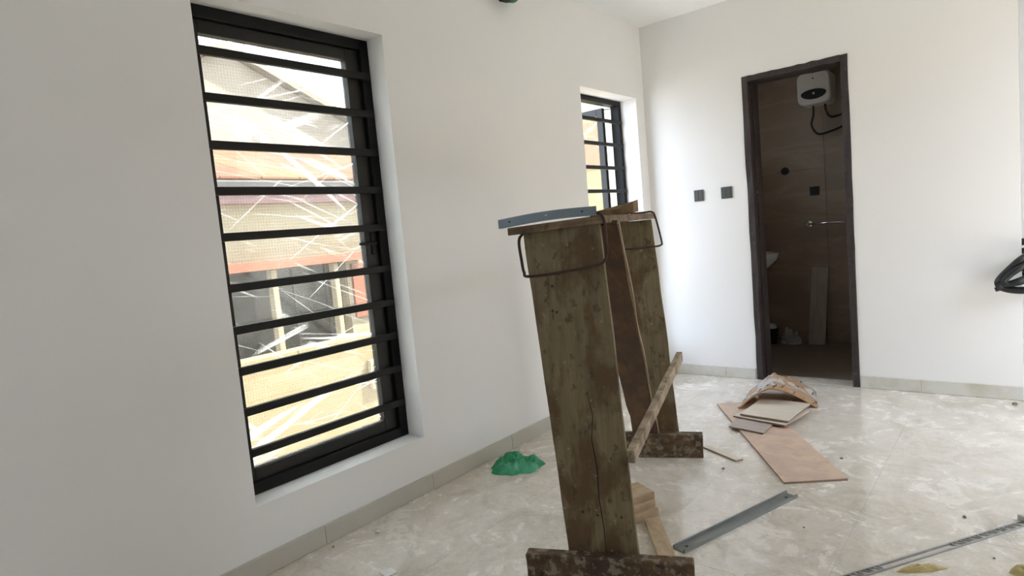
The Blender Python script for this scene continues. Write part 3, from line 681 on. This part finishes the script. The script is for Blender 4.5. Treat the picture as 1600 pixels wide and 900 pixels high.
for t, mt in ((0.12, 'plastic_black'), (0.50, 'chrome'), (0.86, 'plastic_black')):
    p = P0.lerp(P1, t)+Z*(1.2085+0.0145*t+0.0065*math.sin(PI*t)+0.015)
    MB().lathe(p, [(0.0032, -0.001), (0.0032, 0.0012), (0.0018, 0.0018)], 10, -nrm).build('screw_hole', mt, ss)
# splintered scrap lying on the trestle top
sc = [V((0.862, 2.20, 0)), V((0.90, 2.14, 0)), V((0.985, 2.17, 0)), V((1.03, 2.21, 0)), V((1.015, 2.28, 0)), V((0.94, 2.29, 0)), V((0.88, 2.27, 0))]
zt = [1.224, 1.236, 1.238, 1.262, 1.270, 1.246, 1.232]
m = MB(); nsc = len(sc)
m.add([p+Z*(1.2235 if i in (0, 1, 2, 5, 6) else 1.232) for i, p in enumerate(sc)]+[p+Z*(z_+0.010) for p, z_ in zip(sc, zt)], [tuple(range(nsc-1, -1, -1)), tuple(range(nsc, 2*nsc))]+[(i, (i+1) % nsc, nsc+(i+1) % nsc, nsc+i) for i in range(nsc)])
tag(m.build('wood_scrap', 'scrap_wood'), 'splintered brown wood scrap lying on the trestle top', 'wood scrap')

# offcuts behind the near leg
def block(name, c, L, w, h, rz, mat, label, cat, tilt=0, group=None, z=0.0):
    o = MB().box((-L/2, -w/2, 0), (L/2, w/2, h)).build(name, mat, org=(0, 0, 0), bevel=0.002)
    o.location = (c[0], c[1], z); o.rotation_euler = (tilt, 0, rz); tag(o, label, cat, group); return o
block('wood_offcut', (0.955, 2.115), 0.22, 0.13, 0.034, 1.15, 'raw_wood', 'lowest pale offcut of the pile behind the near trestle leg', 'offcut', 0, 'pale offcuts behind the trestle')
block('wood_offcut', (0.945, 2.125), 0.21, 0.125, 0.030, 1.22, 'raw_wood', 'middle pale offcut of the pile behind the near trestle leg', 'offcut', 0, 'pale offcuts behind the trestle', 0.0345)
block('wood_offcut', (0.935, 2.14), 0.21, 0.12, 0.028, 1.10, 'raw_wood', 'top pale offcut of the pile behind the near trestle leg', 'offcut', 0, 'pale offcuts behind the trestle', 0.065)
block('wood_lath', (1.150, 2.005), 0.30, 0.060, 0.022, -0.93, 'raw_wood', 'brown lath lying on the floor beside the near trestle foot', 'lath')

# ------------------------------------------------------------------ things on the floor
# big plank tile
def flat_piece(name, corners, z, t, mat, label, cat, group=None, edge=None, warp=0):
    c = [V((p[0], p[1], z+(p[2] if len(p) > 2 else 0))) for p in corners]
    if edge is None:
        return tag(MB().prism(c, Z*t).build(name, mat, bevel=0.0012, seg=1), label, cat, group)
    cx = sum((q for q in c), V())/len(c); root = empty(name, (cx.x, cx.y, z)); tag(root, label, cat, group)
    MB().prism(c, Z*t*0.7).build('clay_body', edge, root)
    MB().prism([q+Z*t*0.7 for q in c], Z*t*0.3).build('glazed_face', mat, root, bevel=0.0008, seg=1)
    return root
flat_piece('plank_tile', [(1.393, 2.712), (1.612, 2.868), (0.928, 3.872), (0.708, 3.714)], 0.0, 0.011, 'plank_tile', 'long pinkish-brown wood-look plank tile lying flat on the floor', 'tile', edge='tile_edge')
flat_piece('tile_piece', [(0.935, 3.300), (1.132, 3.262), (1.135, 3.475), (0.925, 3.470)], 0.0115, 0.010, 'tile_piece_grey', 'grey-brown tile offcut lying on the plank tile', 'tile', 'tile offcuts by the torn sack', 'tile_edge')
flat_piece('tile_piece', [(0.905, 3.455), (1.205, 3.400), (1.26, 3.70), (0.96, 3.76)], 0.0225, 0.010, 'tile_piece', 'lower cream tile half out of the torn sack', 'tile', 'tile offcuts by the torn sack', 'tile_edge')
flat_piece('tile_piece', [(0.942, 3.462), (1.212, 3.432), (1.235, 3.79), (0.955, 3.82)], 0.036, 0.011, 'tile_piece', 'upper cream tile half out of the torn sack', 'tile', 'tile offcuts by the torn sack', 'tile_edge')
# torn printed sack: an arched sleeve with its mouth towards the room
sack = empty('torn_sack', (1.04, 3.93, 0)); tag(sack, 'torn printed sack with tan inside, gaping over cream tiles', 'sack')
def sleeve(off, seed):
    nu, nv = 30, 16; vs_ = []; fs = []
    for j in range(nv+1):
        v_ = j/nv
        L0 = V((0.862, 3.655, 0)).lerp(V((0.80, 4.06, 0)), v_); R0 = V((1.255, 3.868, 0)).lerp(V((1.165, 4.20, 0)), v_)
        pk = 0.135*(1-v_)+0.105*v_+0.02*math.sin(PI*v_)
        for i in range(nu+1):
            u_ = i/nu; peak = 0.40
            tri = u_/peak if u_ < peak else (1-u_)/(1-peak)
            zz = pk*(0.3*tri+0.7*math.sin(PI*u_**0.85))
            p = L0.lerp(R0, u_)
            w = mnoise.noise(V((u_*5, v_*4, seed)))*0.024*(0.1+v_)+abs(mnoise.noise(V((u_*9, v_*7, seed+3))))*0.030*v_
            lip = -0.02*math.sin(PI*u_)*(1-v_)
            vs_.append(p+V((0.02, -0.03, 0))*0*u_+Z*max(0.013*(1-u_)+0.001, zz+w*(0 if i in (0, nu) else 1)-off+0.002)+V((0.5, -0.86, 0))*(-lip)*1.0)
    for j in range(nv):
        for i in range(nu):
            a = j*(nu+1)+i; fs.append((a, a+1, a+nu+2, a+nu+1))
    return MB().add(vs_, fs)
o = sleeve(0.0, 1.3).build('printed_cover', 'sack', sack, smooth=True); sm = o.modifiers.new('thick', 'SOLIDIFY'); sm.thickness = 0.002; sm.offset = 1
o = sleeve(0.005, 1.3).build('tan_lining', 'sack_in', sack, smooth=True); sm = o.modifiers.new('thick', 'SOLIDIFY'); sm.thickness = 0.0015; sm.offset = -1
m = MB(); rim = []
nu = 30
for i in range(nu+1):
    u_ = i/nu; tri = u_/0.4 if u_ < 0.4 else (1-u_)/0.6
    p = V((0.862, 3.655, 0)).lerp(V((1.255, 3.868, 0)), u_); rim.append(p+Z*(max(0.013*(1-u_)+0.002, 0.135*(0.3*tri+0.7*math.sin(PI*u_**0.85)))+0.002)+V((0.5, -0.86, 0))*0.02*math.sin(PI*u_))
m.tube(rim, 0.0045, 6).build('rolled_rim', 'sack_in', sack, smooth=True)

# steel channel
ch = empty('steel_channel', (1.35, 2.29, 0)); tag(ch, 'grey galvanised steel channel lying on the floor right of the trestle', 'steel channel')
a, b = V((1.240, 1.977, 0)), V((1.452, 2.615, 0)); d = (b-a).normalized(); s_ = V((d.y, -d.x, 0)); w = 0.027
prof = [(-w, 0), (-w, 0.014), (-w+0.006, 0.014), (-w+0.006, 0.004), (w-0.006, 0.004), (w-0.006, 0.014), (w, 0.014), (w, 0)]
MB().prism([a+s_*x+Z*z for x, z in prof], b-a).build('profile', 'galv', ch)
for t in (0.06, 0.94):
    MB().lathe(a.lerp(b, t)+Z*0.004, [(0.006, 0), (0.006, 0.0015), (0.003, 0.002)], 10).build('screw_hole', 'plastic_black', ch)
# thin tile strip by the far trestle foot
flat_piece('tile_strip', [(0.913, 2.980), (1.128, 2.867), (1.150, 2.902), (0.935, 3.018)], 0.0, 0.009, 'tile_piece', 'thin narrow tile strip on the floor by the far trestle foot', 'tile strip', edge='tile_edge')
# perforated corner bead, long, running out at the bottom right
bd = empty('corner_bead', (1.95, 2.40, 0)); tag(bd, 'long thin perforated metal corner bead on the floor at lower right', 'metal bead')
a, b = V((1.62, 1.86, 0)), V((2.205, 2.750, 0)); d = (b-a).normalized(); s_ = V((d.y, -d.x, 0))
for off, hh_ in ((-0.012, 0.007), (0.012, 0.005)):
    MB().prism([a+s_*(off-0.0028), a+s_*(off+0.0028), a+s_*(off+0.0028)+Z*hh_, a+s_*(off-0.0028)+Z*hh_], b-a).build('rail', 'alu', bd)
L = (b-a).length; i = 0; t = 0.0
while t < L-0.03:
    if t < 0.42 or 0.72 < t < 1.03:
        p = a+d*t
        MB().bar(p-s_*0.011+Z*0.0035, p+d*(0.016 if i % 2 else 0.004)+s_*0.011+Z*0.0035, d*0.0022, Z*0.0022).build('mesh_rung', 'alu', bd)
    i += 1; t += 0.020
MB().prism([b-s_*0.03, b+s_*0.024, b+s_*0.024+d*0.016, b-s_*0.03+d*0.016], Z*0.02).build('end_clip', 'alu', bd, bevel=0.002)
# scraps
def scrap(name, mat, c, pts, h, label, cat, seed, group=None):
    m = MB(); n_ = len(pts); c = V(c); lo = [c+V((x, y, 0.0005)) for x, y in pts]; hi_ = [c+V((x, y, 0.002+h*abs(mnoise.noise(V((i*1.7, seed, 0)))))) for i, (x, y) in enumerate(pts)]
    mid = c+Z*(h+0.002)
    m.add(lo+hi_+[c+Z*0.0005, mid], [(i, (i+1) % n_, n_+(i+1) % n_, n_+i) for i in range(n_)]+[((i+1) % n_, i, 2*n_) for i in range(n_)]+[(n_+i, n_+(i+1) % n_, 2*n_+1) for i in range(n_)])
    return tag(m.build(name, mat), label, cat, group)
scrap('paper_scrap', 'paper', (0.405, 1.325, 0), [(-0.028, -0.02), (0.022, -0.026), (0.032, 0.016), (-0.016, 0.026)], 0.006, 'white paper scrap on the floor at the bottom left', 'paper', 1.0)
def crumb(c, r, seed, label, mat='debris'):
    bm = bmesh.new(); bmesh.ops.create_icosphere(bm, subdivisions=2, radius=r)
    m = MB(); vs_ = []
    for v_ in bm.verts:
        p = v_.co*(1+0.5*mnoise.noise(v_.co/r*1.3+V((seed, 0, 0)))); vs_.append(V((c[0]+p.x, c[1]+p.y, max(0.0003, p.z*0.8+r*0.6))))
    fs_ = [tuple(v_.index for v_ in f_.verts) for f_ in bm.faces]; bm.free()
    return tag(m.add(vs_, fs_).build('mortar_crumb', mat), label, 'crumb', 'mortar crumbs on the floor')
crumb((0.121, 1.502), 0.0095, 1, 'pale mortar crumb on the floor under the large window')
crumb((0.055, 1.33), 0.005, 8, 'tiny dark crumb against the skirting under the large window', 'debris_dark')
crumb((1.537, 3.112), 0.0065, 2, 'dark grit lump right of the plank tile', 'debris_dark')
crumb((2.03, 2.705), 0.006, 3, 'dark grit lump near the end of the metal bead', 'debris_dark')
crumb((1.564, 2.356), 0.0035, 4, 'dark grit speck right of the steel channel', 'debris_dark')
crumb((1.107, 2.759), 0.006, 5, 'brown crumb on the tile joint below the tile strip', 'debris_dark')
crumb((2.125, 2.43), 0.0035, 6, 'tiny dark speck below the metal bead', 'debris_dark')
crumb((2.16, 4.30), 0.012, 7, 'dark rubble lump by the skirting at the far right', 'debris_dark')

# green plastic bag
def limp_sheet(name, mat, c, R0, h, seed, nr=26, nt=64, rz=0.5):
    c = V(c); vs_ = [c+Z*h*0.5]; fs = []
    for j in range(1, nr+1):
        q = j/nr
        for i in range(nt):
            t = 2*PI*i/nt; d = V((math.cos(t), math.sin(t), 0))
            out = 1+0.26*mnoise.noise(d*1.5+V((seed, 0, 0)))+0.10*mnoise.noise(d*4+V((0, seed, 0)))
            p = d*q*out
            rid = 1-2.2*abs(mnoise.noise(V((p.x*1.6, p.y*1.6, seed+2)))); rid2 = 1-2.0*abs(mnoise.noise(V((p.x*3.6+2, p.y*3.6, seed))))
            zz = h*(1-q**3.5)*max(0.05, 0.30+0.42*rid+0.34*rid2+0.16*(1-2*abs(mnoise.noise(V((p.x*8, p.y*8, seed+9))))))+0.003*(1-q)
            vs_.append(c+V((p.x*R0[0]*math.cos(rz)-p.y*R0[1]*math.sin(rz), p.x*R0[0]*math.sin(rz)+p.y*R0[1]*math.cos(rz), zz)))
    for i in range(nt): fs.append((0, 1+i, 1+(i+1) % nt))
    for j in range(nr-1):
        for i in range(nt): fs.append((1+j*nt+i, 1+(j+1)*nt+i, 1+(j+1)*nt+(i+1) % nt, 1+j*nt+(i+1) % nt))
    return MB().add(vs_, fs).build(name, mat, org=c, smooth=True)
gb = limp_sheet('plastic_bag', 'greenbag', (0.195, 2.335, 0.0005), (0.135, 0.115), 0.062, 9.4)
tag(gb, 'crumpled green plastic bag on the floor by the skirting', 'plastic bag')

tag(limp_sheet('yellow_scrap', 'yellow', (1.945, 2.250, 0.0005), (0.075, 0.020), 0.014, 2.2, 14, 40, 0.70), 'crumpled yellow film scrap beside the thin metal bead', 'scrap')
tag(limp_sheet('yellow_scrap', 'yellow', (2.215, 2.385, 0.0005), (0.05, 0.035), 0.022, 5.1, 14, 36, 0.4), 'small yellow scrap at the lower right edge of the floor', 'scrap')
# cable loop hanging at the right-hand corner
cb = empty('cable_bundle', (2.25, 4.40, 0.60)); tag(cb, 'looped black cables hanging at the right-hand wall corner', 'cable')
yb_ = 4.30
MB().tube(arc_path([(2.185, 4.50, 0.885), (2.245, 4.48, 0.885), (2.270, 4.38, 0.85), (2.20, yb_, 0.808), (2.155, yb_-0.01, 0.762), (2.115, yb_-0.02, 0.715), (2.098, yb_-0.02, 0.682), (2.112, yb_, 0.655), (2.16, yb_, 0.64), (2.225, yb_, 0.64), (2.262, 4.38, 0.655), (2.245, 4.48, 0.675), (2.185, 4.50, 0.68)]), 0.020, 10).build('cable', 'plastic_black', cb, smooth=True)
MB().tube(arc_path([(2.185, 4.50, 0.835), (2.245, 4.47, 0.835), (2.262, 4.36, 0.81), (2.20, yb_-0.03, 0.77), (2.15, yb_-0.035, 0.73), (2.12, yb_-0.035, 0.69), (2.145, yb_-0.03, 0.678), (2.20, yb_-0.03, 0.700), (2.255, 4.37, 0.72), (2.24, 4.48, 0.735), (2.185, 4.50, 0.735)]), 0.017, 10).build('cable', 'plastic_black', cb, smooth=True)
MB().tube(arc_path([(2.082, yb_, 0.642), (2.10, yb_, 0.648), (2.15, yb_, 0.668), (2.20, yb_+0.01, 0.680), (2.25, 4.39, 0.70), (2.235, 4.47, 0.705), (2.185, 4.49, 0.71)]), 0.012, 10).build('cable', 'plastic_black', cb, smooth=True)
# taped pipe stub coming out of the window wall near the ceiling
ps = empty('pipe_stub', (0.0, 2.76, 2.45)); tag(ps, 'green-taped dark pipe stub poking from the wall at the top edge', 'pipe')
MB().tube(arc_path([(-0.01, 2.80, 2.50), (0.05, 2.80, 2.475), (0.075, 2.75, 2.445), (0.08, 2.69, 2.435)]), 0.020, 10).build('pipe', 'dark_lagging', ps, smooth=True)
MB().tube(arc_path([(-0.01, 2.86, 2.50), (0.05, 2.85, 2.48), (0.07, 2.79, 2.455), (0.07, 2.735, 2.457)]), 0.021, 10).build('green_tape_wrap', 'green_tape', ps, smooth=True)

# ------------------------------------------------------------------ outside
GZ = -2.6
structure(MB().box((-60, -40, GZ-0.2), (-0.4, 60, GZ)).build('ground', 'ground', org=(-6, 5, GZ)), 'sandy yard outside the windows', 'ground')
structure(MB().box((3.7, -40, GZ-0.2), (40, 60, GZ)).build('ground', 'ground', org=(10, 5, GZ)), 'sandy yard outside the windows', 'ground')
# compound wall
cw = empty('compound_wall', (-4.1, 4, GZ)); tag(cw, 'pale yellow boundary wall outside the large window', 'boundary wall')
MB().box((-4.15, -3, GZ), (-4.0, 9.2, 0.06)).build('wall_panel', 'yellow_wall', cw)
for i in range(11):
    y = -3+i*1.11
    MB().box((-4.19, y+0.004, 0.06), (-3.96, y+1.106, 0.115)).build('coping', 'yellow_wall', cw, bevel=0.01)
bx_ = empty('meter_box', (-3.93, 4.66, -0.56)); tag(bx_, 'small framed meter box on the yellow boundary wall', 'meter box')
MB().box((-4.0, 4.58, -0.56), (-3.93, 4.80, -0.20)).build('case', 'cream', bx_, bevel=0.01)
MB().box((-3.93, 4.62, -0.51), (-3.915, 4.76, -0.25)).build('door', 'gutter', bx_, bevel=0.004)
# neighbour's house
nh = empty('house', (-8, 5, GZ)); tag(nh, 'cream bungalow with an orange roof seen through the large window', 'house')
FX = -6.5
wall_grid([0.0, 10.6], [GZ, 2.1], [(3.2, 6.22, -0.75, 0.96)], FX, FX-0.2, lambda u, v, t: (t, u, v)).build('front_wall', 'cream', nh)
MB().box((-11.0, 0.0, GZ), (FX-0.9, 10.6, 2.1)).build('rear_wall', 'dark_glass', nh)
wn = MB().box((FX-0.34, 3.15, -0.8), (FX-0.30, 6.27, 1.0)).build('veranda_window', 'dark_glass', nh)
for y in (3.3, 4.05, 5.4, 6.0): MB().box((FX-0.30, y-0.02, -0.75), (FX-0.27, y+0.02, 0.96)).build('mullion', 'gutter', wn)
for y in (4.86, 5.94): MB().box((FX-0.02, y-0.045, -0.75), (FX+0.12, y+0.045, 0.96)).build('post', 'cream', nh, bevel=0.01)
MB().box((FX, 3.0, 0.96), (FX+0.22, 6.5, 1.10)).build('lintel_canopy', 'red_band', nh, bevel=0.01)
MB().box((FX, 6.30, 0.0), (FX+0.05, 6.75, 0.90)).build('side_panel', 'red_band', nh)
MB().box((FX, 0.0, 1.93), (FX+0.25, 10.6, 2.08)).build('fascia', 'fascia', nh, bevel=0.01)
MB().box((FX+0.02, -0.1, 2.09), (FX+0.42, 10.7, 2.24)).build('gutter', 'gutter', nh, bevel=0.03)
nr = 0
for i in range(18):
    y0_ = -0.1+i*0.6
    MB().hexa([(FX+0.40, y0_, 2.25), (FX+0.40, y0_+0.592, 2.25), (FX-2.6, y0_+0.592, 3.12), (FX-2.6, y0_, 3.12), (FX+0.40, y0_, 2.29), (FX+0.40, y0_+0.592, 2.29), (FX-2.6, y0_+0.592, 3.16), (FX-2.6, y0_, 3.16)]).build('roof_sheet', 'orange_roof', nh, bevel=0.008, seg=1)
MB().hexa([(FX-2.6, -0.1, 3.12), (FX-2.6, 10.7, 3.12), (FX-5.0, 10.7, 2.2), (FX-5.0, -0.1, 2.2), (FX-2.6, -0.1, 3.16), (FX-2.6, 10.7, 3.16), (FX-5.0, 10.7, 2.24), (FX-5.0, -0.1, 2.24)]).build('rear_roof', 'orange_roof', nh)
# taller white gabled house behind
gh = empty('house', (-15, 7, GZ)); tag(gh, 'tall white gabled house behind the orange roof', 'house')
MB().prism([(-13.5, 4.6, GZ), (-13.5, 12.2, GZ), (-13.5, 12.2, 4.7), (-13.5, 8.2, 6.4), (-13.5, 4.6, 4.9)], (-6, 0, 0)).build('gable_wall', 'white_house', gh)
for p, q in (((8.2, 6.42), (12.7, 4.5)), ((8.2, 6.42), (4.1, 4.7))):
    MB().hexa([(-13.2, p[0], p[1]), (-13.2, q[0], q[1]), (-19.6, q[0], q[1]), (-19.6, p[0], p[1]), (-13.2, p[0], p[1]+0.16), (-13.2, q[0], q[1]+0.16), (-19.6, q[0], q[1]+0.16), (-19.6, p[0], p[1]+0.16)]).build('roof', 'house_roof', gh)
MB().box((-13.46, 8.9, 3.2), (-13.40, 10.0, 4.5)).build('window', 'house_roof', gh)
# pale house seen through the narrow window
ph = empty('house', (-9, 17, GZ)); tag(ph, 'tall cream house far beyond the narrow window', 'house')
MB().box((-14, 14.0, GZ), (-4.5, 24, 7.5)).build('walls', 'cream', ph)
MB().prism([(-14.4, 13.6, 7.5), (-4.1, 13.6, 7.5), (-9.2, 13.6, 9.5)], (0, 10.8, 0)).build('roof', 'house_roof', ph)
for wx in (-12.0, -9.5, -7.0):
    for wz in (-0.6, 2.6): MB().box((wx, 13.95, wz), (wx+1.0, 14.02, wz+1.2)).build('window', 'fascia', ph)

# cream house, unseen, added to warm the daylight entering the balcony opening
oh = empty('house', (10, 4, GZ)); tag(oh, 'unseen cream house added to warm the light from the right opening', 'house')
MB().box((9.0, -6, GZ), (14, 14, 2.7)).build('walls', 'cream', oh)
MB().prism([(8.6, -6.4, 2.7), (14.4, -6.4, 2.7), (11.5, -6.4, 4.2)], (0, 20.8, 0)).build('roof', 'orange_roof', oh)

structure(MB().box((XR+0.15, 2.4, H), (4.4, 4.9, H+0.15)).build('sun_shield_slab', 'wall', org=(3.4, 3.6, H)), 'white unseen slab added to keep sun out of the right opening', 'roof slab')  # overhang added out of view to shield the opening from direct sun
structure(MB().box((XR+0.15, 2.4, -0.2), (4.4, 4.9, -0.02)).build('balcony_slab', 'grout', org=(3.4, 3.6, -0.2)), 'grey unseen balcony floor slab added outside the right opening', 'floor slab')  # unseen floor added with the overhang, bouncing daylight indoors
